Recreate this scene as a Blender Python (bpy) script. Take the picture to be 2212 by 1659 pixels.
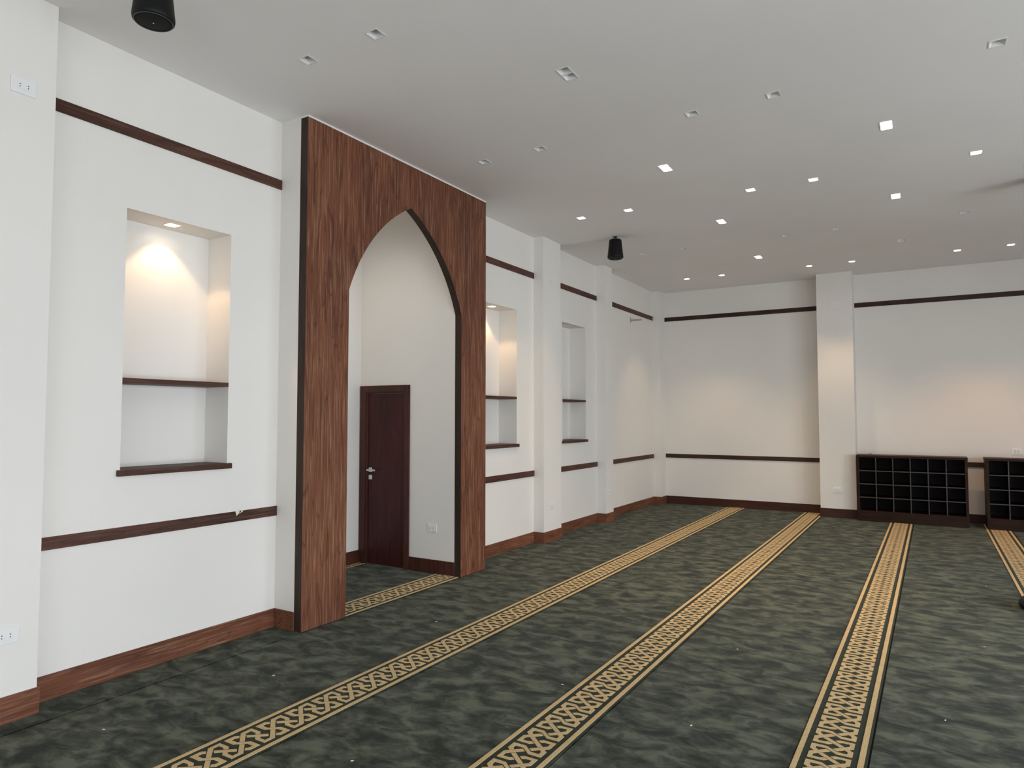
import bpy, bmesh, math, random
from mathutils import Vector, Matrix

# ---------------------------------------------------------------- scene, camera, world, light
for o in list(bpy.data.objects):
    bpy.data.objects.remove(o)
SC = bpy.context.scene
COL = SC.collection
SC.view_settings.view_transform = 'Standard'
SC.view_settings.look = 'None'
SC.view_settings.gamma = 1.0
SC.view_settings.use_curve_mapping = False
SC.view_settings.exposure = 0.13

cam_data = bpy.data.cameras.new('camera')
cam_data.sensor_width = 36.0
cam_data.lens = 1474.66 / 2212 * 36.0
cam_data.clip_start = 0.05
cam_data.clip_end = 200
cam = bpy.data.objects.new('camera', cam_data)
cam.location = (4.5654, 0.0, 1.70)
cam.rotation_euler = (math.pi / 2 + 0.0479, 0.0, 0.5437)
COL.objects.link(cam)
SC.camera = cam

world = bpy.data.worlds.new('world')
SC.world = world
world.use_nodes = True
bg = world.node_tree.nodes['Background']
bg.inputs[0].default_value = (0.75, 0.87, 1.0, 1)
bg.inputs[1].default_value = 1.0

ZC = 4.167          # ceiling height
XR = 10.0            # right wall
YB = -3.6           # back wall
YF = 13.196         # far wall
P = 0.154           # pilaster projection
WIN = [(-3.2, -0.9), (-0.3, 2.0), (2.6, 4.9), (5.5, 7.8), (9.0, 11.0)]   # glazed openings of the right wall
WZ0, WZ1 = 0.12, 2.75
DAY = 150.0
TILT = math.radians(33)
for i, (a, b) in enumerate(WIN):            # sky light slanting in through each opening, in three bands
    for q in range(3):
        hq = (WZ1 - WZ0) / 3
        l = bpy.data.lights.new('daylight', 'AREA')
        l.shape = 'RECTANGLE'
        l.size = b - a - 0.1
        l.size_y = hq * 0.96
        l.energy = DAY / 3 * (1.1, 1.05, 0.9, 1.0, 0.07)[i]
        l.color = (0.86, 0.92, 1.0)
        ob = bpy.data.objects.new('daylight', l)
        ob.location = (XR + 0.18, (a + b) / 2, WZ0 + hq * (q + 0.5))
        ob.rotation_euler = Vector((-math.cos(TILT), 0, -math.sin(TILT))).to_track_quat('-Z', 'Y').to_euler()
        COL.objects.link(ob)
# daylight from an unseen opening added in the back wall behind the photographer
l = bpy.data.lights.new('daylight', 'AREA')
l.shape = 'RECTANGLE'; l.size = 4.8; l.size_y = 2.7; l.energy = 80.0; l.color = (0.92, 0.95, 1.0)
ob = bpy.data.objects.new('daylight', l)
ob.location = (6.2, YB - 0.02, 1.45)
ob.rotation_euler = Vector((0, 1, 0)).to_track_quat('-Z', 'Y').to_euler()
COL.objects.link(ob)

LAMP_W = 46.0       # ceiling spot power
NICHE_W = 11.0
WARM = (1.0, 0.70, 0.42)

# ---------------------------------------------------------------- materials
def mat(name):
    m = bpy.data.materials.new(name)
    m.use_nodes = True
    nt = m.node_tree
    return m, nt, nt.nodes['Principled BSDF']

def N(nt, t, **kw):
    n = nt.nodes.new(t)
    for k, v in kw.items():
        setattr(n, k, v)
    return n

def flat(name, col, rough=0.5, metal=0.0, spec=0.5):
    m, nt, b = mat(name)
    b.inputs['Base Color'].default_value = (*col, 1)
    b.inputs['Roughness'].default_value = rough
    b.inputs['Metallic'].default_value = metal
    b.inputs['Specular IOR Level'].default_value = spec
    return m

def ramp(nt, stops):
    r = N(nt, 'ShaderNodeValToRGB')
    e = r.color_ramp.elements
    while len(e) > 1:
        e.remove(e[-1])
    e[0].position = stops[0][0]; e[0].color = (*stops[0][1], 1)
    for p, c in stops[1:]:
        x = e.new(p); x.color = (*c, 1)
    return r

def plaster(name, col, bump=0.04, scale=60, rough=0.85):
    m, nt, b = mat(name)
    L = nt.links
    tc = N(nt, 'ShaderNodeTexCoord')
    n1 = N(nt, 'ShaderNodeTexNoise'); n1.inputs['Scale'].default_value = 0.7; n1.inputs['Detail'].default_value = 3
    L.new(tc.outputs['Object'], n1.inputs['Vector'])
    r = ramp(nt, [(0.3, tuple(c * 0.975 for c in col)), (0.7, tuple(min(1, c * 1.02) for c in col))])
    L.new(n1.outputs['Fac'], r.inputs[0]); L.new(r.outputs[0], b.inputs['Base Color'])
    n2 = N(nt, 'ShaderNodeTexNoise'); n2.inputs['Scale'].default_value = scale; n2.inputs['Detail'].default_value = 4
    L.new(tc.outputs['Object'], n2.inputs['Vector'])
    bp = N(nt, 'ShaderNodeBump'); bp.inputs['Strength'].default_value = bump; bp.inputs['Distance'].default_value = 0.01
    L.new(n2.outputs['Fac'], bp.inputs['Height']); L.new(bp.outputs[0], b.inputs['Normal'])
    b.inputs['Roughness'].default_value = rough
    b.inputs['Specular IOR Level'].default_value = 0.25
    return m

def wood(name, axis, dark, mid, light, rough=0.55, streak=1.0, spec=0.22):
    """Stained open-grain oak, grain running along the given axis."""
    m, nt, b = mat(name)
    L = nt.links
    tc = N(nt, 'ShaderNodeTexCoord')
    def mapped(across, along, src=None):
        mp = N(nt, 'ShaderNodeMapping')
        s = [across] * 3; s[axis] = along
        mp.inputs['Scale'].default_value = s
        L.new(src or tc.outputs['Object'], mp.inputs['Vector'])
        return mp
    # broad tone drift
    a = mapped(1.3, 0.35); n0 = N(nt, 'ShaderNodeTexNoise'); n0.inputs['Scale'].default_value = 2.2; n0.inputs['Detail'].default_value = 4
    L.new(a.outputs[0], n0.inputs['Vector'])
    # cathedral figure: noise bands
    c = mapped(4.2, 0.42); n1 = N(nt, 'ShaderNodeTexNoise'); n1.inputs['Scale'].default_value = 1.6; n1.inputs['Detail'].default_value = 2.5; n1.inputs['Distortion'].default_value = 0.5
    L.new(c.outputs[0], n1.inputs['Vector'])
    mu = N(nt, 'ShaderNodeMath', operation='MULTIPLY'); mu.inputs[1].default_value = 16.0; L.new(n1.outputs['Fac'], mu.inputs[0])
    fr = N(nt, 'ShaderNodeMath', operation='PINGPONG'); fr.inputs[1].default_value = 1.0; L.new(mu.outputs[0], fr.inputs[0])
    rf = ramp(nt, [(0.0, (1, 1, 1)), (0.16, (0.25, 0.25, 0.25)), (1.0, (0, 0, 0))]); L.new(fr.outputs[0], rf.inputs[0])
    # fine pores
    f = mapped(95, 2.6); n2 = N(nt, 'ShaderNodeTexNoise'); n2.inputs['Scale'].default_value = 1.0; n2.inputs['Detail'].default_value = 4; n2.inputs['Roughness'].default_value = 0.65
    L.new(f.outputs[0], n2.inputs['Vector'])
    rp = ramp(nt, [(0.50, (0, 0, 0)), (0.72, (1, 1, 1))]); L.new(n2.outputs['Fac'], rp.inputs[0])
    base = ramp(nt, [(0.32, dark), (0.68, mid)]); L.new(n0.outputs['Fac'], base.inputs[0])
    mx = N(nt, 'ShaderNodeMixRGB'); L.new(base.outputs[0], mx.inputs[1]); mx.inputs[2].default_value = (*light, 1)
    k = N(nt, 'ShaderNodeMath', operation='MULTIPLY'); k.inputs[1].default_value = 0.70 * streak; L.new(rp.outputs[0], k.inputs[0])
    L.new(k.outputs[0], mx.inputs[0])
    mx2 = N(nt, 'ShaderNodeMixRGB'); L.new(mx.outputs[0], mx2.inputs[1]); mx2.inputs[2].default_value = (*[d * 0.55 for d in dark], 1)
    k2 = N(nt, 'ShaderNodeMath', operation='MULTIPLY'); k2.inputs[1].default_value = 0.75 * streak; L.new(rf.outputs[0], k2.inputs[0])
    L.new(k2.outputs[0], mx2.inputs[0])
    L.new(mx2.outputs[0], b.inputs['Base Color'])
    bp = N(nt, 'ShaderNodeBump'); bp.inputs['Strength'].default_value = 0.25; bp.inputs['Distance'].default_value = 0.002
    L.new(n2.outputs['Fac'], bp.inputs['Height']); L.new(bp.outputs[0], b.inputs['Normal'])
    b.inputs['Roughness'].default_value = rough
    b.inputs['Specular IOR Level'].default_value = spec
    return m

def carpet(name, dark, light, mottle=True, sheen=0.5):
    m, nt, b = mat(name)
    L = nt.links
    tc = N(nt, 'ShaderNodeTexCoord')
    mp = N(nt, 'ShaderNodeMapping'); mp.inputs['Scale'].default_value = (0.8, 1.25, 1)
    L.new(tc.outputs['Object'], mp.inputs['Vector'])
    n1 = N(nt, 'ShaderNodeTexNoise'); n1.inputs['Scale'].default_value = 6.5; n1.inputs['Detail'].default_value = 7; n1.inputs['Roughness'].default_value = 0.62; n1.inputs['Distortion'].default_value = 0.45
    L.new(mp.outputs[0], n1.inputs['Vector'])
    n2 = N(nt, 'ShaderNodeTexNoise'); n2.inputs['Scale'].default_value = 420; n2.inputs['Detail'].default_value = 2
    L.new(tc.outputs['Object'], n2.inputs['Vector'])
    r = ramp(nt, [(0.40, dark), (0.51, tuple((a + c) / 2 * 0.85 for a, c in zip(dark, light))), (0.62, light)]) if mottle else ramp(nt, [(0.2, dark), (0.8, light)])
    L.new(n1.outputs['Fac'], r.inputs[0])
    r2 = ramp(nt, [(0.3, (0.62, 0.62, 0.62)), (0.7, (1.3, 1.3, 1.3))]); L.new(n2.outputs['Fac'], r2.inputs[0])
    mx = N(nt, 'ShaderNodeMixRGB', blend_type='MULTIPLY'); mx.inputs[0].default_value = 1.0
    L.new(r.outputs[0], mx.inputs[1]); L.new(r2.outputs[0], mx.inputs[2])
    L.new(mx.outputs[0], b.inputs['Base Color'])
    # pile: soft waves plus fibres
    ad = N(nt, 'ShaderNodeMath', operation='MULTIPLY_ADD'); ad.inputs[1].default_value = 0.25
    L.new(n2.outputs['Fac'], ad.inputs[0]); L.new(n1.outputs['Fac'], ad.inputs[2])
    bp = N(nt, 'ShaderNodeBump'); bp.inputs['Strength'].default_value = 0.5 if mottle else 0.2; bp.inputs['Distance'].default_value = 0.02
    L.new(ad.outputs[0], bp.inputs['Height']); L.new(bp.outputs[0], b.inputs['Normal'])
    b.inputs['Roughness'].default_value = 0.95
    b.inputs['Specular IOR Level'].default_value = 0.1
    b.inputs['Sheen Weight'].default_value = sheen
    b.inputs['Sheen Roughness'].default_value = 0.45
    b.inputs['Sheen Tint'].default_value = (0.85, 0.88, 0.80, 1)
    return m

M = {}
M['wall'] = plaster('cream_wall_paint', (0.84, 0.81, 0.76))
M['ceiling'] = plaster('ceiling_paint', (0.90, 0.88, 0.855), bump=0.02)
DK, MD, LT = (0.112, 0.038, 0.020), (0.205, 0.076, 0.038), (0.48, 0.28, 0.17)
M['oak_z'] = wood('stained_oak_vertical', 2, DK, MD, LT)
M['oak_y'] = wood('stained_oak_along', 1, DK, MD, LT, streak=0.8)
M['oak_x'] = wood('stained_oak_across', 0, DK, MD, LT, streak=0.8)
M['edge'] = wood('shaded_edge_oak', 2, (0.030, 0.017, 0.012), (0.050, 0.029, 0.021), (0.09, 0.06, 0.05), streak=0.6)  # panel oak darkened for the edge faces, their shade put into the colour
M['rail_y'] = wood('rail_oak_along', 1, (0.058, 0.024, 0.015), (0.110, 0.048, 0.032), (0.24, 0.13, 0.10), streak=0.8)
M['rail_x'] = wood('rail_oak_across_shaded', 0, (0.034, 0.016, 0.010), (0.060, 0.030, 0.020), (0.12, 0.07, 0.05), streak=0.8)  # far rails: same oak as the left ones, shade put into the colour
M['door'] = wood('dark_red_door_veneer', 2, (0.036, 0.009, 0.008), (0.070, 0.018, 0.015), (0.12, 0.045, 0.035), rough=0.38, streak=0.55)
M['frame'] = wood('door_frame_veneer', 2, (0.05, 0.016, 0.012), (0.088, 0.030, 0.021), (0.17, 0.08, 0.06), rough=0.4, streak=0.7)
M['shaded_base_x'] = wood('shaded_baseboard_oak', 0, (0.045, 0.016, 0.011), (0.075, 0.028, 0.018), (0.13, 0.06, 0.045), rough=0.5, streak=0.6)  # far baseboard oak darkened: its duller gloss is put into the colour
M['rack'] = wood('rack_veneer', 0, (0.022, 0.010, 0.006), (0.040, 0.018, 0.011), (0.08, 0.042, 0.030), rough=0.5, streak=0.6, spec=0.12)
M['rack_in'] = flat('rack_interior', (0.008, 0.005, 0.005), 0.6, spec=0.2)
M['rack_edge'] = flat('rack_edge_banding', (0.06, 0.044, 0.038), 0.5)
M['carpet'] = carpet('green_pile_carpet', (0.007, 0.010, 0.004), (0.112, 0.122, 0.082), sheen=0.16)
M['carpet_border'] = carpet('green_border_ground', (0.020, 0.026, 0.014), (0.036, 0.044, 0.028), mottle=False, sheen=0.08)
M['gold'] = carpet('gold_border_yarn', (0.58, 0.41, 0.205), (0.70, 0.52, 0.28), mottle=False, sheen=0.05)
M['slab'] = flat('floor_screed', (0.012, 0.012, 0.011), 0.9)
M['plastic'] = flat('white_socket_plastic', (0.86, 0.85, 0.83), 0.35)
M['hole'] = flat('socket_hole', (0.01, 0.01, 0.01), 0.6)
M['black'] = flat('black_speaker_plastic', (0.005, 0.005, 0.005), 0.5, spec=0.25)
M['grille'] = flat('black_speaker_grille', (0.010, 0.010, 0.010), 0.7, spec=0.2)
M['rim'] = flat('dark_speaker_rim', (0.05, 0.05, 0.05), 0.3)
M['chrome'] = flat('brushed_steel', (0.66, 0.65, 0.63), 0.28, metal=1.0)
M['white_metal'] = flat('white_lamp_trim', (0.80, 0.79, 0.77), 0.4)
M['reflector'] = flat('lamp_reflector', (0.78, 0.77, 0.75), 0.35)
M['lamp_off'] = flat('lamp_lens_off', (0.30, 0.29, 0.28), 0.2)
M['bracket'] = flat('grey_bracket_paint', (0.42, 0.38, 0.36), 0.5)
M['tape'] = flat('cream_masking_tape', (0.74, 0.72, 0.52), 0.6)
M['lint'] = flat('white_lint', (0.85, 0.85, 0.83), 0.9)
M['cable'] = flat('dark_cable', (0.05, 0.035, 0.03), 0.6)
M['alu'] = flat('window_aluminium', (0.25, 0.25, 0.26), 0.4, metal=0.6)
def emis(name, col, s):
    m, nt, b = mat(name)
    b.inputs['Base Color'].default_value = (0.8, 0.8, 0.8, 1)
    b.inputs['Emission Color'].default_value = (*col, 1)
    b.inputs['Emission Strength'].default_value = s
    return m
M['lamp_on'] = emis('lamp_lens_lit', (1.0, 0.92, 0.80), 60.0)
M['lamp_niche'] = emis('niche_lamp_lens_lit', (1.0, 0.86, 0.66), 30.0)
mg, ntg, bgl = mat('window_glass')
bgl.inputs['Transmission Weight'].default_value = 1.0
bgl.inputs['Roughness'].default_value = 0.0
bgl.inputs['IOR'].default_value = 1.1
M['glass'] = mg

# ---------------------------------------------------------------- mesh helpers
class MB:
    def __init__(s):
        s.bm = bmesh.new()
    def box(s, x0, x1, y0, y1, z0, z1, mi=0):
        v = [s.bm.verts.new(p) for p in ((x0, y0, z0), (x1, y0, z0), (x1, y1, z0), (x0, y1, z0), (x0, y0, z1), (x1, y0, z1), (x1, y1, z1), (x0, y1, z1))]
        for f in ((3, 2, 1, 0), (4, 5, 6, 7), (0, 1, 5, 4), (1, 2, 6, 5), (2, 3, 7, 6), (3, 0, 4, 7)):
            s.bm.faces.new([v[i] for i in f]).material_index = mi
        return s
    def quad(s, pts, mi=0):
        f = s.bm.faces.new([s.bm.verts.new(p) for p in pts]); f.material_index = mi
        return s
    def prism(s, pts, z0, z1, mi=0, bottom=False):
        """polygon (x, y) points, counter-clockwise, raised from z0 to z1"""
        a = sum(pts[i][0] * pts[(i + 1) % len(pts)][1] - pts[(i + 1) % len(pts)][0] * pts[i][1] for i in range(len(pts)))
        if a < 0: pts = pts[::-1]
        lo = [s.bm.verts.new((x, y, z0)) for x, y in pts]
        hi = [s.bm.verts.new((x, y, z1)) for x, y in pts]
        f = s.bm.faces.new(hi); f.material_index = mi
        n = len(pts)
        for i in range(n):
            s.bm.faces.new((lo[i], lo[(i + 1) % n], hi[(i + 1) % n], hi[i])).material_index = mi
        if bottom: s.bm.faces.new(lo[::-1]).material_index = mi
        return s
    def lathe(s, prof, n=48, c=(0, 0, 0), mi=0, cap=True):
        rings = []
        for r, z in prof:
            rings.append([s.bm.verts.new((c[0] + r * math.cos(2 * math.pi * i / n), c[1] + r * math.sin(2 * math.pi * i / n), c[2] + z)) for i in range(n)])
        for a, b in zip(rings, rings[1:]):
            for i in range(n):
                f = s.bm.faces.new((a[i], a[(i + 1) % n], b[(i + 1) % n], b[i])); f.smooth = True; f.material_index = mi
        if cap:
            s.bm.faces.new(rings[0][::-1]).material_index = mi
            s.bm.faces.new(rings[-1]).material_index = mi
        return s
    def tube(s, pts, r, n=10, mi=0):
        pts = [Vector(p) for p in pts]; rings = []
        for i, p in enumerate(pts):
            d = (pts[min(i + 1, len(pts) - 1)] - pts[max(i - 1, 0)]).normalized()
            u = d.cross(Vector((0, 0, 1)))
            if u.length < 1e-3: u = d.cross(Vector((1, 0, 0)))
            u.normalize(); w = d.cross(u)
            rings.append([s.bm.verts.new(p + r * (math.cos(2 * math.pi * k / n) * u + math.sin(2 * math.pi * k / n) * w)) for k in range(n)])
        for a, b in zip(rings, rings[1:]):
            for k in range(n):
                f = s.bm.faces.new((a[k], a[(k + 1) % n], b[(k + 1) % n], b[k])); f.smooth = True; f.material_index = mi
        s.bm.faces.new(rings[0]).material_index = mi
        s.bm.faces.new(rings[-1][::-1]).material_index = mi
        return s
    def build(s, name, mats, parent=None, bevel=0.0, recalc=True, tri=False):
        s.bm.normal_update()
        if tri: bmesh.ops.triangulate(s.bm, faces=[f for f in s.bm.faces if len(f.verts) > 4])
        if recalc: bmesh.ops.recalc_face_normals(s.bm, faces=s.bm.faces)
        me = bpy.data.meshes.new(name); s.bm.to_mesh(me); s.bm.free()
        for m in (mats if isinstance(mats, (list, tuple)) else [mats]): me.materials.append(m)
        ob = bpy.data.objects.new(name, me); COL.objects.link(ob)
        if parent: ob.parent = parent
        if bevel:
            md = ob.modifiers.new('bevel', 'BEVEL'); md.width = bevel; md.segments = 2; md.limit_method = 'ANGLE'
        return ob

def structure(o):
    o['kind'] = 'structure'; return o

def tag(o, label, cat, group=None):
    o['label'] = label; o['category'] = cat
    if group: o['group'] = group
    return o

def thing(name, label, cat, loc=(0, 0, 0), group=None, rz=0.0):
    o = bpy.data.objects.new(name, None); COL.objects.link(o)
    o.empty_display_size = 0.1
    o.location = loc; o.rotation_euler = (0, 0, rz)
    return tag(o, label, cat, group)

def copy_tree(o, parent=None):
    c = o.copy(); COL.objects.link(c)
    if parent: c.parent = parent
    for ch in list(o.children): copy_tree(ch, c)
    return c

def holed_plane(mb, axis, const, A, B, holes, mi=0):
    """rectangle A x B in the plane axis=const, cut by rectangular holes (a0, a1, b0, b1)"""
    av = sorted(set([A[0], A[1]] + [q for h in holes for q in h[:2] if A[0] < q < A[1]]))
    bv = sorted(set([B[0], B[1]] + [q for h in holes for q in h[2:] if B[0] < q < B[1]]))
    def pt(a, b):
        return {0: (const, a, b), 1: (a, const, b), 2: (a, b, const)}[axis]
    V = {}
    def g(a, b):
        if (a, b) not in V: V[(a, b)] = mb.bm.verts.new(pt(a, b))
        return V[(a, b)]
    for a0, a1 in zip(av, av[1:]):
        for b0, b1 in zip(bv, bv[1:]):
            ca, cb = (a0 + a1) / 2, (b0 + b1) / 2
            if any(h[0] < ca < h[1] and h[2] < cb < h[3] for h in holes): continue
            mb.bm.faces.new((g(a0, b0), g(a1, b0), g(a1, b1), g(a0, b1))).material_index = mi

# ---------------------------------------------------------------- the room shell
Y1, Y2, Y5, Y6 = 3.8186, 4.302, 5.982, 6.459       # arch surround: outer and inner edges
XC, XS, XN = 0.2305, 0.312, -1.141                  # plaster box front, wood front, back of the prayer niche
NZ0, NZ1 = 1.335, 3.106
NICHES = [(2.541, 3.350), (6.862, 7.671), (8.990, 9.797)]
ND = -0.278

# ceiling with the cut-outs of its downlights
SX = [0.97, 1.59, 3.00, 3.63, 5.035, 5.68, 7.09, 7.73]  # last two columns are unseen lamps added to warm the far wall's right
SY = [3.22, 5.425, 7.612, 9.805, 12.0]
DX = [2.42, 4.345]
DY = [4.318, 6.495, 8.67, 10.92]
singles = [(0, 0), (1, 0)] + [(i, 1) for i in range(5)] + [(i, 2) for i in range(5)] + [(i, 3) for i in range(5)] + [(i, 4) for i in range(8)]
doubles = [(0, 0), (0, 1), (1, 1), (0, 2), (1, 2), (0, 3), (1, 3)]
h = 0.046
holes = [(SX[i] - h, SX[i] + h, SY[j] - h, SY[j] + h) for i, j in singles] + [(DX[i] - h, DX[i] + h, DY[j] - 0.093, DY[j] + 0.093) for i, j in doubles] + [(-0.60 - h, -0.60 + h, 4.85 - h, 4.85 + h)]
mb = MB(); holed_plane(mb, 2, ZC, (XN - 0.1, XR + 0.1), (YB - 0.1, YF + 0.1), holes)
mb.quad([(XN - .1, YB - .1, ZC + .25), (XR + .1, YB - .1, ZC + .25), (XR + .1, YF + .1, ZC + .25), (XN - .1, YF + .1, ZC + .25)])
structure(mb.build('ceiling', M['ceiling'], recalc=False))

mb = MB(); mb.box(XN - 0.1, XR + 0.1, YB - 0.1, YF + 0.1, -0.12, -0.014)
structure(mb.build('floor', M['slab']))

# left wall: recessed plane, shelf niches, pilasters, plaster box behind the arch surround, prayer niche
mb = MB()
hl = [(a, b, NZ0, NZ1) for a, b in NICHES] + [(Y1, Y6, -0.02, ZC)]
holed_plane(mb, 0, 0.0, (YB, YF), (-0.02, ZC), hl)
for a, b in NICHES:
    mb.quad([(ND, a, NZ0), (ND, b, NZ0), (ND, b, NZ1), (ND, a, NZ1)])
    mb.quad([(ND, a, NZ0), (0, a, NZ0), (0, a, NZ1), (ND, a, NZ1)])
    mb.quad([(ND, b, NZ0), (0, b, NZ0), (0, b, NZ1), (ND, b, NZ1)])
    mb.quad([(ND, a, NZ0), (0, a, NZ0), (0, b, NZ0), (ND, b, NZ0)])
    c = (a + b) / 2
    hn = [(-0.13 - .044, -0.13 + .044, c - .044, c + .044)]
    holed_plane(mb, 2, NZ1, (ND, 0.0), (a, b), hn)
PIL = [(1.50, 2.0135), (8.1228, 8.638), (10.211, 10.520), (12.897, YF)]
for a, b in PIL:
    mb.quad([(0, a, -0.02), (P, a, -0.02), (P, a, ZC), (0, a, ZC)])
    mb.quad([(P, a, -0.02), (P, b, -0.02), (P, b, ZC), (P, a, ZC)])
    if b < YF: mb.quad([(P, b, -0.02), (0, b, -0.02), (0, b, ZC), (P, b, ZC)])
for a, b, inner in ((Y1, Y2, 1), (Y5, Y6, 0)):
    mb.quad([(XC, a, -.02), (XC, b, -.02), (XC, b, ZC), (XC, a, ZC)])
    out = a if inner else b; inn = b if inner else a
    mb.quad([(0, out, -.02), (XC, out, -.02), (XC, out, ZC), (0, out, ZC)])
    hd = [] if inner else [(-1.02, -0.455, -0.02, 1.972)]
    holed_plane(mb, 1, inn, (XN, XC), (-0.02, ZC), hd)
mb.quad([(XN, Y2, -.02), (XN, Y5, -.02), (XN, Y5, ZC), (XN, Y2, ZC)])
structure(mb.build('wall_left', M['wall'], recalc=False))

# far wall with its pillar
Q0, Q2, YP = 3.0, 3.556, 12.79
mb = MB()
mb.quad([(P, YF, -.02), (Q0, YF, -.02), (Q0, YF, ZC), (P, YF, ZC)])
mb.quad([(Q0, YF, -.02), (Q0, YP, -.02), (Q0, YP, ZC), (Q0, YF, ZC)])
mb.quad([(Q0, YP, -.02), (Q2, YP, -.02), (Q2, YP, ZC), (Q0, YP, ZC)])
mb.quad([(Q2, YP, -.02), (Q2, YF, -.02), (Q2, YF, ZC), (Q2, YP, ZC)])
mb.quad([(Q2, YF, -.02), (XR, YF, -.02), (XR, YF, ZC), (Q2, YF, ZC)])
structure(mb.build('wall_far', M['wall'], recalc=False))

mb = MB(); holed_plane(mb, 0, XR, (YB, YF), (-0.02, ZC), [(a, b, WZ0, WZ1) for a, b in WIN])
for a, b in WIN:
    for y in (a, b): mb.quad([(XR, y, WZ0), (XR + .45, y, WZ0), (XR + .45, y, WZ1), (XR, y, WZ1)])
    for z in (WZ0, WZ1): mb.quad([(XR, a, z), (XR + .45, a, z), (XR + .45, b, z), (XR, b, z)])
structure(mb.build('wall_right', M['wall'], recalc=False))
mb = MB(); holed_plane(mb, 1, YB, (0, XR), (-0.02, ZC), [(3.75, 8.65, 0.05, 2.85)])
structure(mb.build('wall_back', M['wall'], recalc=False))
for i, (a, b) in enumerate(WIN):
    mb = MB(); t = 0.05; x0, x1 = XR + 0.36, XR + 0.41
    mb.box(x0, x1, a, a + t, WZ0, WZ1).box(x0, x1, b - t, b, WZ0, WZ1).box(x0, x1, a + t, b - t, WZ0, WZ0 + t).box(x0, x1, a + t, b - t, WZ1 - t, WZ1).box(x0, x1, (a + b) / 2 - t / 2, (a + b) / 2 + t / 2, WZ0 + t, WZ1 - t)
    w = structure(mb.build('window_%d' % (i + 1), M['alu']))
    g = MB(); g.box(XR + .38, XR + .39, a + t, b - t, WZ0 + t, WZ1 - t).build('pane', M['glass'], w)

# baseboards: runs along the wall faces
BH, BT = 0.148, 0.012
def runs_left():
    r = []
    prev = YB
    for a, b in PIL[:1]:
        r.append((0, prev, a)); r.append((P, a, b)); prev = b
    r.append((0, prev, Y1)); prev = Y6
    for a, b in PIL[1:]:
        r.append((0, prev, a)); r.append((P, a, b)); prev = b
    return r
mb = MB()
for x, a, b in runs_left():
    e = BT if x else 0
    mb.box(x, x + BT, a - e, b + (e if b < YF else 0), 0, BH)
for a, b in PIL:
    mb.box(0.0125, P, a - BT, a, 0, BH)
    if b < YF: mb.box(0.0125, P, b, b + BT, 0, BH)
mb.box(0.0125, XC, Y1 - BT, Y1, 0, BH).box(0.0125, XC, Y6, Y6 + BT, 0, BH)
structure(mb.build('baseboard_left', M['oak_y'], bevel=0.0015))
mb = MB()
mb.box(XN, XN + BT, Y2, Y5 - 0.001, 0, BH).box(-0.3835, XC, Y5 - BT, Y5, 0, BH).box(XN + BT, XC, Y2, Y2 + BT, 0, BH)
structure(mb.build('baseboard_niche', M['frame'], bevel=0.0015))  # darker wood than the left baseboard stands in for shade
mb = MB()
mb.box(P + BT, Q0 - BT, YF - BT, YF, 0, BH).box(Q0 - BT, Q0, YP, YF, 0, BH).box(Q0 - BT, Q2 + BT, YP - BT, YP, 0, BH).box(Q2, Q2 + BT, YP, YF, 0, BH).box(Q2 + BT, XR, YF - BT, YF, 0, BH)
structure(mb.build('baseboard_far', M['shaded_base_x'], bevel=0.0015))

# dado and picture rails
RT = 0.012
nt_ = 0
def rail(x0, x1, y0, y1, z0, z1, m):
    global nt_
    nt_ += 1
    return structure(MB().box(x0, x1, y0, y1, z0, z1).build('trim_%d' % nt_, m, bevel=0.001))
for z0, z1 in ((0.895, 0.972), (3.594, 3.674)):
    for a, b in ((YB, PIL[0][0]), (PIL[0][1], Y1), (Y6, PIL[1][0]), (PIL[1][1], PIL[2][0]), (PIL[2][1], PIL[3][0])):
        rail(0.0, RT, a, b, z0, z1, M['rail_y'])
    rail(P, Q0, YF - RT, YF, z0, z1, M['rail_x'])
    rail(Q2, XR, YF - RT, YF, z0, z1, M['rail_x'])

# ---------------------------------------------------------------- carpet lengths with woven borders
PER = 0.1960
cx_, cy_ = 0.150, 0.0
S_half = [(.052, -.035), (.052, .026), (.072, .044), (.090, .028), (.077, .015), (.077, -.010), (.123, -.010)]
def sym(p): return (0.30 - p[0], -p[1])
S_band = S_half + [(.176, .035)] + [sym(S_half[0])] + [sym(q) for q in S_half[1:]] + [(.124, -.035)]
V_up = [(.053, .066), (.053, .134), (.127, .134), (.146, .118), (.127, .103), (.109, .113), (.075, .113), (.075, .082), (.147, .018), (.127, .002)]
V_dn = [sym(q) for q in V_up]
BAR = [(.097, .067), (.183, .140), (.203, .125), (.119, .054)]
POLYS = [S_band, V_up, V_dn, BAR]

def clip_y(poly, y0, y1):
    def half(pl, f):
        out = []
        for i in range(len(pl)):
            a, b = pl[i], pl[(i + 1) % len(pl)]
            fa, fb = f(a), f(b)
            if fa >= 0: out.append(a)
            if fa * fb < 0:
                t = fa / (fa - fb); out.append((a[0] + t * (b[0] - a[0]), a[1] + t * (b[1] - a[1])))
        return out
    p = half(poly, lambda q: q[1] - y0)
    return half(p, lambda q: y1 - q[1]) if len(p) > 2 else []

SEAM = {-1: (-1.013, 0), 0: (0.318, 0), 1: (1.652, 0.012), 2: (2.960, 0.055), 3: (4.284, 0.085), 4: (5.625, 0.01), 5: (6.955, 0), 6: (8.28, 0), 7: (9.6, 0)}
def seam(k, y):
    b, d = SEAM[k]
    return b + d * (y - 3.6) / 8.9

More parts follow.
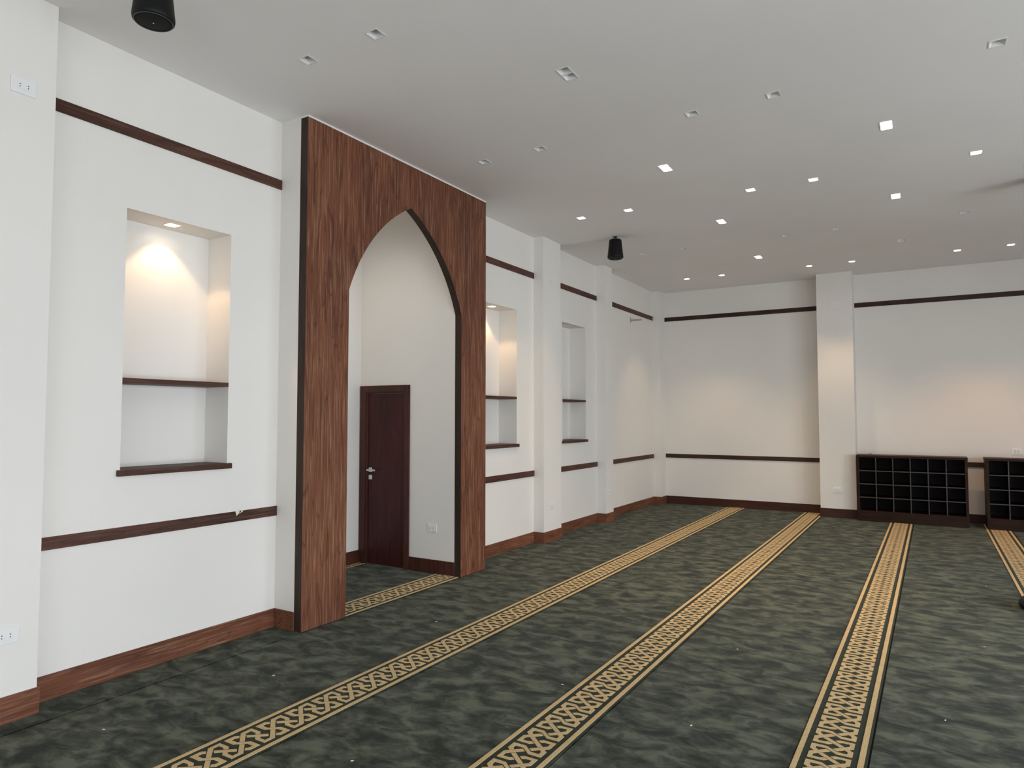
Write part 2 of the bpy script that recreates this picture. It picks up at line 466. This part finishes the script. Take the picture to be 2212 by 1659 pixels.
def carpet_roll(k, y0, y1, label, notches=(), left=None, mirror=False, phase=0.0, border=True, right=None, xmin=None):
    root = thing('carpet_length', label, 'carpet', (0, 0, 0))
    xl = (lambda y: seam(k - 1, y) + 0.005) if left is None else (lambda y: left)
    xr = (lambda y: seam(k, y) - 0.006) if right is None else (lambda y: right)
    mb = MB()
    ys = sorted(set([y0, y1] + [q for n_ in notches for q in n_[2:] if y0 < q < y1]))
    for ya, yb in zip(ys, ys[1:]):
        spans = [(xl, xr)]
        for n0, n1, na, nb in notches:
            if na < (ya + yb) / 2 < nb:
                spans = []
                if n0 > xl(ya): spans.append((xl, lambda y, v=n0: v))
                if n1 < xr(ya): spans.append((lambda y, v=n1: v, xr))
        for f0, f1 in spans:
            mb.prism([(f0(ya), ya), (f1(ya), ya), (f1(yb), yb), (f0(yb), yb)], -0.012, 0.0, bottom=True)
    mb.build('pile', M['carpet'], root)
    if not border: return root
    W = 0.306
    mb = MB()
    def X(u, y): return seam(k, y) - 0.018 - W + u
    def strip(u0, u1, z0, z1, mi):
        a0, a1 = X(u0, y0), X(u0, y1)
        b0, b1 = X(u1, y0), X(u1, y1)
        if xmin is not None:
            if b0 <= xmin: return
            a0 = max(a0, xmin); a1 = max(a1, xmin)
        mb.prism([(a0, y0), (b0, y0), (b1, y1), (a1, y1)], z0, z1, mi)
    strip(-0.004, W + 0.012, 0.0, 0.0015, 0)
    strip(0.0, 0.025, 0.0015, 0.0035, 1)
    strip(W - 0.027, W, 0.0015, 0.0035, 1)
    j0 = int(math.floor((y0 - phase) / PER)) - 1
    j1 = int(math.ceil((y1 - phase) / PER)) + 1
    for j in range(j0, j1 + 1):
        yc = phase + j * PER
        for pl in POLYS:
            q = [((0.30 - u if mirror else u), yc + v) for u, v in pl]
            q = clip_y(q, y0, y1)
            if len(q) < 3: continue
            q = [(X(u + 0.002, y), y) for u, y in q]
            if xmin is not None:
                if max(p[0] for p in q) < xmin: continue
                q = [(max(p[0], xmin), p[1]) for p in q]
                if max(p[0] for p in q) - xmin < 0.004: continue
            try: mb.prism(q, 0.0015, 0.0035, 1)
            except ValueError: pass
    b = mb.build('patterned_border', [M['carpet_border'], M['gold']], root, tri=True)
    b['label'] = 'gold interlaced border band with two gold edge lines'
    return root

ye = YF - 0.013
PN = [(-1, P + BT + 0.001, a - BT - 0.001, b + BT + 0.001) for a, b in PIL]
QN = [(Q0 - BT - 0.001, Q2 + BT + 0.001, YP - BT - 0.001, YF + 1)]
carpet_roll(0, Y2 + 0.013, Y5 - 0.013, 'green carpet inside the arched niche with gold border at its threshold', phase=5.191 - .035 - 0.0, left=SEAM[-1][0] + 0.004)
carpet_roll(-1, Y2 + 0.013, Y5 - 0.013, 'narrow edge of gold bordered carpet against the back wall of the arched niche', left=XN + BT + 0.001, xmin=XN + BT + 0.001, phase=5.1)
carpet_roll(0, YB + .01, Y1 - 0.001, 'plain green carpet strip along the wall left of the arch', notches=PN, left=0.013, border=False)
carpet_roll(0, Y6 + 0.001, ye, 'plain green carpet strip along the wall beyond the arch', notches=PN, left=0.013, border=False)
carpet_roll(1, YB + .01, ye, 'green carpet length nearest the arch with gold border on its right edge', phase=2.389)
carpet_roll(2, YB + .01, ye, 'green carpet length between first and second long gold borders', mirror=True, phase=3.094)
carpet_roll(3, YB + .01, ye, 'green carpet length whose gold border runs to the left shoe rack', notches=QN, mirror=True, phase=3.11)
carpet_roll(4, YB + .01, ye, 'green carpet length lying in front of the gap between both shoe racks', phase=3.2)
carpet_roll(5, YB + .01, ye, 'green carpet length at the right edge of the photo beyond the last gold border', mirror=True, phase=3.0)
carpet_roll(6, YB + .01, ye, 'green bordered carpet length outside the right edge of the photo', phase=3.0)
carpet_roll(7, YB + .01, ye, 'plain green carpet length along the window side of the hall', phase=3.0, right=XR - 0.01, border=False)

# ---------------------------------------------------------------- arch surround
def arc(pa, pb, sag, n, side):
    """points from pa to pb on a circular arc bulging by sag to the given side"""
    a, b = Vector(pa), Vector(pb); ch = (b - a); Lc = ch.length
    R = (Lc * Lc / 4 + sag * sag) / (2 * sag)
    mid = (a + b) / 2; nrm = Vector((-ch.y, ch.x)).normalized() * side
    c = mid - nrm * (R - sag)
    a0 = math.atan2(a.y - c.y, a.x - c.x); a1 = math.atan2(b.y - c.y, b.x - c.x)
    while a1 - a0 > math.pi: a1 -= 2 * math.pi
    while a1 - a0 < -math.pi: a1 += 2 * math.pi
    return [(c.x + R * math.cos(a0 + (a1 - a0) * i / n), c.y + R * math.sin(a0 + (a1 - a0) * i / n)) for i in range(n + 1)]
YM, ZA, ZS = 5.134, 3.739, 2.80
yl = [(Y2, 0.0)] + arc((Y2, ZS), (YM, ZA), 0.120, 28, 1) + arc((YM, ZA), (Y5, ZS), 0.120, 28, 1)[1:] + [(Y5, 0.0)]
out = [(Y1, 0.0)] + yl + [(Y6, 0.0), (Y6, ZC - 0.014), (Y1, ZC - 0.014)]
surround = thing('arch_surround', 'tall dark wood panel framing the pointed arch of the niche', 'arch panel', (XC, YM, 0))
bm_ = MB()
fr = [bm_.bm.verts.new((XS - XC, y - YM, z)) for y, z in out]
bk = [bm_.bm.verts.new((0.0, y - YM, z)) for y, z in out]
def face_strip(vs):
    n = len(vs); top = {}
    x = vs[0].co.x
    def tv(y):
        k = round(y, 5)
        if k not in top: top[k] = bm_.bm.verts.new((x, y, ZC - 0.014))
        return top[k]
    a0, a1 = 1, n - 4                     # arch outline runs from index 1 to n-4
    arch = vs[a0:a1 + 1]
    top[round(vs[-1].co.y, 5)] = vs[-1]; top[round(vs[-2].co.y, 5)] = vs[-2]
    bm_.bm.faces.new((vs[0], arch[0], arch[1], tv(arch[1].co.y), vs[-1]))
    for p, q in zip(arch[1:-2], arch[2:-1]):
        bm_.bm.faces.new((p, q, tv(q.co.y), tv(p.co.y)))
    bm_.bm.faces.new((arch[-2], arch[-1], vs[a1 + 1], vs[-2], tv(arch[-2].co.y)))
face_strip(fr); face_strip(bk)
for i in range(len(out)):
    j = (i + 1) % len(out)
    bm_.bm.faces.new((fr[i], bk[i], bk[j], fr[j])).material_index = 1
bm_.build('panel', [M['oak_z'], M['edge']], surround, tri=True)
MB().box(0.0, XS - XC + 0.003, Y1 - YM, Y6 - YM, ZC - 0.014, ZC - 0.0005).build('filler_strip', M['plastic'], surround)['label'] = 'thin white filler line under the ceiling'

# ---------------------------------------------------------------- door in the arched niche
door = structure(bpy.data.objects.new('door_1', None)); COL.objects.link(door); door.location = (-0.7375, Y5, 0)
dx0, dx1 = XN + 0.013 + 0.7375, -0.3885 + 0.7375
lf0, lf1 = -1.016 + 0.7375, -0.463 + 0.7375
mb = MB()
mb.box(dx0, lf0 - 0.028, -0.022, 0.0, 0, 2.0594).box(lf1 + 0.006, dx1, -0.022, 0.0, 0, 2.0594).box(lf0 - 0.028, lf1 + 0.006, -0.022, 0.0, 1.985, 2.0594)
mb.box(lf0 - 0.028, lf0, -0.012, 0.09, 0, 1.985).box(lf1, lf1 + 0.006, -0.010, 0.09, 0, 1.985).box(lf0, lf1, -0.010, 0.09, 1.968, 1.985)
mb.build('door_frame', M['frame'], door, bevel=0.002)
leaf = MB().box(lf0 + 0.002, lf1 - 0.002, 0.004, 0.044, 0.006, 1.966).build('door_leaf', M['door'], door, bevel=0.0015)
hx, hz = -0.975 + 0.7375, 1.085
mb = MB()
mb.box(hx - 0.026, hx + 0.026, -0.004, 0.004, hz - 0.026, hz + 0.026)
mb.tube([(hx, -0.002, hz), (hx, -0.030, hz), (hx, -0.045, hz)], 0.009, 14)
mb.box(hx - 0.012, hx + 0.115, -0.058, -0.042, hz - 0.010, hz + 0.010)
mb.build('lever_handle', M['chrome'], leaf, bevel=0.002)['label'] = 'chrome lever handle'
mb = MB()
mb.box(hx - 0.026, hx + 0.026, -0.004, 0.004, hz - 0.112, hz - 0.060)
mb.box(hx - 0.010, hx + 0.010, -0.012, -0.004, hz - 0.102, hz - 0.070)
mb.build('lock_plate', M['chrome'], leaf, bevel=0.0015)['label'] = 'chrome square lock plate'

# ---------------------------------------------------------------- shelf niches: shelf, sill
names = ['left of the arch', 'right beside the arch', 'between the two pilasters']
for (a, b), nm in zip(NICHES, names):
    sh = MB().box(ND, 0.004, a + 0.001, b - 0.001, 1.928, 1.960).build('niche_shelf', M['rail_y'], bevel=0.0015)
    tag(sh, 'dark wood middle shelf of the wall niche ' + nm, 'shelf')
    # the sill nose overlaps the wall face; its inner part is cut to the opening
    si = MB()
    si.prism([(ND + 0.002, a + 0.001), (0.001, a + 0.001), (0.001, a - 0.024), (0.030, a - 0.024), (0.030, b + 0.024), (0.001, b + 0.024), (0.001, b - 0.001), (ND + 0.002, b - 0.001)], NZ0 + 0.001, NZ0 + 0.012, bottom=True)
    si.box(0.001, 0.030, a - 0.024, b + 0.024, NZ0 - 0.028, NZ0 + 0.001)
    s_ = si.build('niche_sill', M['rail_y'], tri=True)
    tag(s_, 'dark wood bottom sill of the wall niche ' + nm, 'sill')

# ---------------------------------------------------------------- downlights
def spot(parent, z, power, ang, blend, col, size=0.02):
    l = bpy.data.lights.new('lamp_light', 'SPOT'); l.energy = power; l.spot_size = math.radians(ang); l.spot_blend = blend; l.color = col
    l.shadow_soft_size = size
    o = bpy.data.objects.new('lamp_light', l); COL.objects.link(o); o.parent = parent
    return o

def reflector(mb, cy, hh, top, depth):
    a = [(-hh, cy - hh, 0), (hh, cy - hh, 0), (hh, cy + hh, 0), (-hh, cy + hh, 0)]
    n = 24
    # square mouth blending to a round throat
    ring = []
    for i in range(n):
        t = 2 * math.pi * (i + 0.5) / n
        ring.append((top * math.cos(t), cy + top * math.sin(t), depth))
    sq = []
    for i in range(n):
        t = 2 * math.pi * (i + 0.5) / n
        c, s = math.cos(t), math.sin(t); k = hh / max(abs(c), abs(s))
        sq.append((c * k, cy + s * k, 0.0))
    V0 = [mb.bm.verts.new(p) for p in sq]; V1 = [mb.bm.verts.new(p) for p in ring]
    for i in range(n):
        mb.bm.faces.new((V0[i], V0[(i + 1) % n], V1[(i + 1) % n], V1[i]))
    # corner fill of the square mouth
    for sx, sy in ((1, 1), (-1, 1), (-1, -1), (1, -1)):
        c = (sx * hh, cy + sy * hh)
        near = sorted(range(n), key=lambda i: (sq[i][0] - c[0]) ** 2 + (sq[i][1] - c[1]) ** 2)[:2]
        cv = mb.bm.verts.new((c[0], c[1], 0.0))
        try: mb.bm.faces.new((V0[near[0]], V0[near[1]], cv))
        except ValueError: pass

def make_light(name, lit, cells, lens_mat, hh=0.044, power=None, group=None, ang=78, blend=0.6):
    root = bpy.data.objects.new(name, None); COL.objects.link(root); root.empty_display_size = 0.05
    ly = 0.092 * (cells - 1) / 2
    t = 0.007
    o = hh + t
    mb = MB()
    z0, z1 = -0.003, 0.004
    mb.box(-o, o, -o - ly, -hh - ly, z0, z1).box(-o, o, hh + ly, o + ly, z0, z1).box(-o, -hh, -hh - ly, hh + ly, z0, z1).box(hh, o, -hh - ly, hh + ly, z0, z1)
    if cells == 2: mb.box(-hh, hh, -0.003, 0.003, z0, z1)
    mb.build('trim_frame', M['white_metal'], root)
    for q in range(cells):
        cy = (q - (cells - 1) / 2) * 0.092
        mb = MB(); reflector(mb, cy, hh, 0.024, 0.052)
        rf = mb.build('reflector', M['reflector'], root)
        mb = MB()
        if lit: mb.lathe([(0.036, 0.026), (0.036, 0.031), (0.023, 0.05)], 20, (0, cy, 0))
        else: mb.lathe([(0.017, 0.040), (0.022, 0.044), (0.022, 0.058)], 20, (0, cy, 0))
        mb.build('bulb', lens_mat, root)
        if lit:
            s = spot(root, -0.004, power, ang, blend, (1.0, 0.62, 0.32) if name == 'niche_downlight' else WARM, 0.03); s.location = (0, cy, -0.005)
    return root

protos = {}
for lit in (0, 1):
    for cells in (1, 2):
        protos[(lit, cells)] = make_light('ceiling_downlight' if cells == 1 else 'twin_downlight', lit, cells, M['lamp_on'] if lit else M['lamp_off'], power=LAMP_W / (1 if cells == 1 else 1.25))
used = set()
def place(key, x, y, label, group):
    if key in used: o = copy_tree(protos[key])
    else: o = protos[key]; used.add(key)
    o.location = (x, y, ZC)
    return tag(o, label, 'ceiling light', group)
colname = ['first from left', 'second from left', 'third from left', 'fourth from left', 'fifth from left', 'sixth from left', 'unseen added seventh from left', 'unseen added eighth from left']
rowname = ['in nearest row of singles', 'in second row of singles', 'in third row of singles', 'in fourth row of singles', 'in row beside far wall']
for i, j in singles:
    lit = 1 if j in (2, 4) else 0
    place((lit, 1), SX[i], SY[j], ('glowing' if lit else 'unlit') + ' square ceiling downlight, ' + colname[i] + ' ' + rowname[j], ('lit' if lit else 'unlit') + ' single ceiling downlights')
warm_data = None
for o in [x for x in COL.objects if x.get('category') == 'ceiling light' and x.location.x > 4.5 and x.location.y > 11.5]:
    for c_ in o.children:
        if c_.type == 'LIGHT':
            if warm_data is None:
                warm_data = c_.data.copy(); warm_data.color = (1.0, 0.50, 0.20); warm_data.energy = LAMP_W * 1.25
            c_.data = warm_data
dl = {(0, 0): 'unlit twin downlight, large one nearest the camera above the arch', (0, 1): 'glowing twin downlight, nearest lit one in the left twin line',
      (0, 2): 'glowing twin downlight, middle lit one of the left twin line', (0, 3): 'glowing twin downlight, farthest of the left twin line',
      (1, 1): 'glowing twin downlight, nearest and largest at upper right', (1, 2): 'glowing twin downlight, second lit one of the right twin line',
      (1, 3): 'unlit twin downlight in the right twin line before the far pillar'}
for i, j in doubles:
    lit = 0 if (i, j) in ((0, 0), (1, 3)) else 1
    place((lit, 2), DX[i], DY[j], dl[(i, j)], ('lit' if lit else 'unlit') + ' twin ceiling downlights')

for (a, b), lit, nm in zip(NICHES, (1, 1, 0), ('left of the arch', 'right beside the arch', 'between the two pilasters')):
    o = make_light('niche_downlight', lit, 1, M['lamp_niche'] if lit else M['lamp_off'], hh=0.042, power=NICHE_W, ang=94, blend=0.25)
    o.location = (-0.13, (a + b) / 2, NZ1)
    tag(o, ('glowing warm' if lit else 'unlit') + ' square downlight in the top of the wall niche ' + nm, 'niche light', 'niche downlights')

o = make_light('ceiling_downlight', 1, 1, M['lamp_on'], power=30.0, ang=150, blend=1.0)  # unseen lamp added to brighten the arched niche
for c_ in o.children:
    if c_.type == 'LIGHT': c_.data.color = (1.0, 0.93, 0.84); c_.data.shadow_soft_size = 0.05
o.location = (-0.60, 4.85, ZC)
tag(o, 'unseen downlight added in the ceiling of the arched niche, behind the wooden panel', 'ceiling light')

# ---------------------------------------------------------------- wall sockets and switch
def make_socket():
    root = bpy.data.objects.new('wall_socket', None); COL.objects.link(root); root.empty_display_size = 0.05
    # local: plate in the x-z plane, facing -y
    MB().box(-0.066, 0.066, -0.008, 0.0, -0.047, 0.047).build('cover_plate', M['plastic'], root, bevel=0.003)
    ins = MB().box(-0.034, 0.034, -0.0105, -0.008, -0.023, 0.023).build('insert', M['plastic'], root, bevel=0.0008)
    for sx in (-1, 1):
        mb = MB()
        for sz in (-1, 1):
            c = (sx * 0.021, sz * 0.0075)
            n = 12
            v = [mb.bm.verts.new((c[0] + 0.0032 * math.cos(2 * math.pi * k / n), -0.0111, c[1] + 0.0032 * math.sin(2 * math.pi * k / n))) for k in range(n)]
            w = [mb.bm.verts.new((c[0] + 0.0032 * math.cos(2 * math.pi * k / n), -0.0100, c[1] + 0.0032 * math.sin(2 * math.pi * k / n))) for k in range(n)]
            mb.bm.faces.new(v); 
            for k in range(n): mb.bm.faces.new((v[k], v[(k + 1) % n], w[(k + 1) % n], w[k]))
        mb.build('pin_holes', M['hole'], ins)
    return root
sock = make_socket()
SO = [((P, 1.841, 3.605), 90, 'white double wall socket high on the nearest pilaster at the upper left'),
      ((P, 1.846, 0.480), 90, 'white double wall socket low on the nearest pilaster at the left edge'),
      ((P, 8.368, 3.602), 90, 'white double wall socket high on the pilaster just beyond the arch'),
      ((P, 8.330, 0.487), 90, 'white double wall socket low on the pilaster just beyond the arch'),
      ((P, 10.357, 3.585), 90, 'white double wall socket high on the narrow middle pilaster'),
      ((P, 10.312, 0.483), 90, 'white double wall socket low on the narrow middle pilaster'),
      ((3.285, YP, 3.615), 0, 'white double wall socket high on the far wall pillar'),
      ((3.263, YP, 0.464), 0, 'white double wall socket low on the far wall pillar'),
      ((-0.068, Y5, 0.490), 0, 'white double wall socket right of the door inside the arched niche')]
for i, (loc, rz, lab) in enumerate(SO):
    o = sock if i == 0 else copy_tree(sock)
    o.location = loc; o.rotation_euler = (0, 0, math.radians(rz))
    tag(o, lab, 'socket', 'white wall sockets')
sw = thing('light_switch', 'white double light switch above the right shoe rack', 'switch', (5.773, YF, 1.158))
MB().box(-0.064, 0.064, -0.008, 0.0, -0.045, 0.045).build('cover_plate', M['plastic'], sw, bevel=0.003)
for sx in (-1, 1):
    MB().box(sx * 0.022 - 0.014, sx * 0.022 + 0.014, -0.012, -0.008, -0.023, 0.023).build('rocker', flat('switch_rocker', (0.70, 0.66, 0.58), 0.4) if sx < 0 else bpy.data.materials['switch_rocker'], sw, bevel=0.001)

# ---------------------------------------------------------------- hanging speakers
def make_speaker():
    root = bpy.data.objects.new('pendant_speaker', None); COL.objects.link(root); root.empty_display_size = 0.1
    # local origin on the ceiling
    mb = MB()
    mb.lathe([(0.030, -0.036), (0.068, -0.038), (0.080, -0.044), (0.0845, -0.056), (0.092, -0.13), (0.101, -0.21), (0.107, -0.262), (0.1085, -0.280), (0.106, -0.294), (0.101, -0.300), (0.097, -0.301)], 56, cap=True)
    body = mb.build('speaker_body', M['black'], root)
    mb = MB(); prof = [(0.0985, -0.3005), (0.0975, -0.3035), (0.0945, -0.3035), (0.0935, -0.3005)]
    mb.lathe(prof, 56, cap=False); mb.build('rim', M['rim'], root)
    mb = MB(); mb.lathe([(0.0935, -0.3012), (0.075, -0.3016), (0.06, -0.3055), (0.006, -0.3075)], 48, cap=True); mb.build('grille', M['grille'], root)
    mb = MB(); mb.lathe([(0.004, -0.307), (0.004, -0.310)], 12); mb.build('screw', M['chrome'], root)
    mb = MB(); mb.lathe([(0.028, 0.0), (0.028, -0.006), (0.010, -0.009), (0.0055, -0.012), (0.0055, -0.038)], 20); mb.build('hanging_bracket', M['black'], root)
    mb = MB(); mb.tube([(0.012, 0.0, -0.004), (0.020, 0.0, -0.016), (0.010, 0.004, -0.028), (-0.012, 0.004, -0.038)], 0.003, 8); mb.build('cable', M['black'], root)
    return root
sp = make_speaker()
SP = [((0.992, 2.105, ZC), 'large black pendant speaker cropped by the top left edge'),
      ((0.985, 8.665, ZC), 'black pendant speaker hanging beyond the arch near the left pilasters'),
      ((5.63, 8.72, ZC), 'black pendant speaker at the right edge, hardly showing')]
for i, (loc, lab) in enumerate(SP):
    o = sp if i == 0 else copy_tree(sp)
    o.location = loc; tag(o, lab, 'speaker', 'black pendant speakers')

# ---------------------------------------------------------------- shoe racks
def make_rack(x0, label):
    W, D, H, F = 1.526, 0.42, 1.066, 0.038
    root = thing('shoe_rack', label, 'shoe rack', (x0, 12.597, 0.004), 'dark cubby shoe racks')
    for x in (0, W - F): MB().box(x, x + F, 0, D, 0, H - 0.036).build('side_panel', M['rack'], root, bevel=0.0015)
    MB().box(-0.004, W + 0.004, -0.006, D, H - 0.036, H).build('top_board', M['rack'], root, bevel=0.0015)
    MB().box(F, W - F, 0.004, 0.022, 0, 0.150).build('kickboard', M['rack'], root, bevel=0.001)
    MB().box(F, W - F, 0.0, D - 0.008, 0.150, 0.166).build('bottom_board', M['rack'], root)
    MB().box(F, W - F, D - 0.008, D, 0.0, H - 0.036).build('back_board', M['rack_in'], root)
    iw = (W - 2 * F); ih = H - 0.036 - 0.166
    for r in range(1, 4):
        z = 0.166 + ih * r / 4
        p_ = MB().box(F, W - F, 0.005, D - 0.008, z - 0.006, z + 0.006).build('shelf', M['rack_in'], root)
        MB().box(F, W - F, 0.003, 0.005, z - 0.007, z + 0.007).build('edging', M['rack_edge'], p_)
    for c in range(1, 6):
        x = F + iw * c / 6
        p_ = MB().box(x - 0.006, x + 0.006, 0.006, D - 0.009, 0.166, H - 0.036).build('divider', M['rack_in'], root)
        MB().box(x - 0.007, x + 0.007, 0.0015, 0.003, 0.166, H - 0.036).build('edging', M['rack_edge'], p_)
    return root
make_rack(3.579, 'dark wooden cubby shoe rack beside the far pillar, fully visible')
make_rack(5.332, 'dark wooden cubby shoe rack cut by the right edge below the switch')
c = MB().tube([(3.745, 12.66, 1.0695), (3.752, 12.66, 1.082), (3.775, 12.66, 1.094), (3.80, 12.66, 1.092), (3.825, 12.66, 1.076), (3.86, 12.662, 1.0695), (3.91, 12.67, 1.0695)], 0.0035, 8).build('cable', M['cable'])
tag(c, 'small loop of dark cable on top of the left shoe rack', 'cable')

# ---------------------------------------------------------------- small wall fixture, tape, stand foot, lint
w = thing('wall_bracket', 'small pale bracket arm sticking out under the picture rail near the corner', 'bracket', (0, 11.74, 3.455))
MB().box(0, 0.006, -0.018, 0.018, -0.035, 0.055).build('wall_plate', M['bracket'], w, bevel=0.001)
MB().box(0.006, 0.215, -0.011, 0.011, -0.012, 0.016).build('arm', M['bracket'], w, bevel=0.002)
MB().tube([(0.004, 0.0, -0.03), (0.010, -0.03, -0.16), (0.004, -0.08, -0.30), (0.003, -0.10, -0.36)], 0.0022, 6).build('cord', M['plastic'], w)

mb = MB()
def sheet(pts, t=0.0012):
    a = [mb.bm.verts.new((x, y, z)) for x, y, z in pts]; b2 = [mb.bm.verts.new((x + t, y, z)) for x, y, z in pts]
    mb.bm.faces.new(a[::-1]); mb.bm.faces.new(b2)
    for i in range(len(pts)):
        j = (i + 1) % len(pts); mb.bm.faces.new((a[i], a[j], b2[j], b2[i]))
sheet([(0.0128, 3.423, 0.9745), (0.0145, 3.434, 0.937), (0.016, 3.455, 0.958), (0.0135, 3.462, 0.9745)])
sheet([(0.0165, 3.448, 0.951), (0.020, 3.485, 0.966), (0.0185, 3.480, 0.979), (0.0135, 3.466, 0.981), (0.0165, 3.474, 0.966)])
tag(mb.build('tape_scrap', M['tape']), 'small crumpled scrap of cream tape stuck on the dado rail left of the arch', 'tape')

st = thing('stand', 'black rounded foot of a stand at the right edge of the carpet', 'stand', (5.475, 7.62, 0.004))
MB().lathe([(0.205, 0.0), (0.232, 0.012), (0.240, 0.035), (0.236, 0.06), (0.215, 0.085), (0.15, 0.10), (0.03, 0.108)], 48).build('base', M['black'], st)
MB().lathe([(0.018, 0.106), (0.018, 1.15), (0.012, 1.16)], 20).build('pole', M['black'], st)
MB().lathe([(0.05, 1.155), (0.062, 1.175), (0.05, 1.20), (0.01, 1.205)], 24).build('top_knob', M['black'], st)

rnd = random.Random(4)
LINT = [(2.10, 2.55), (2.55, 3.95), (3.42, 3.80), (0.86, 3.10), (0.70, 2.10), (4.62, 4.6), (5.05, 8.4), (3.35, 5.2), (4.9, 6.2), (1.05, 4.6)]
lp = None
for x, y in LINT:
    if lp is None:
        m_ = MB(); m_.box(-0.006, 0.006, -0.0022, 0.0022, 0, 0.003).box(0.003, 0.009, -0.001, 0.004, 0.0005, 0.0025); lp = m_.build('lint_speck', M['lint'])
        o = lp
    else:
        o = lp.copy(); COL.objects.link(o)
    o.location = (x, y, 0.0008); o.rotation_euler = (0, 0, rnd.uniform(0, 3))
    tag(o, 'tiny white lint speck lying on the green carpet', 'lint', 'white lint specks on the carpet')
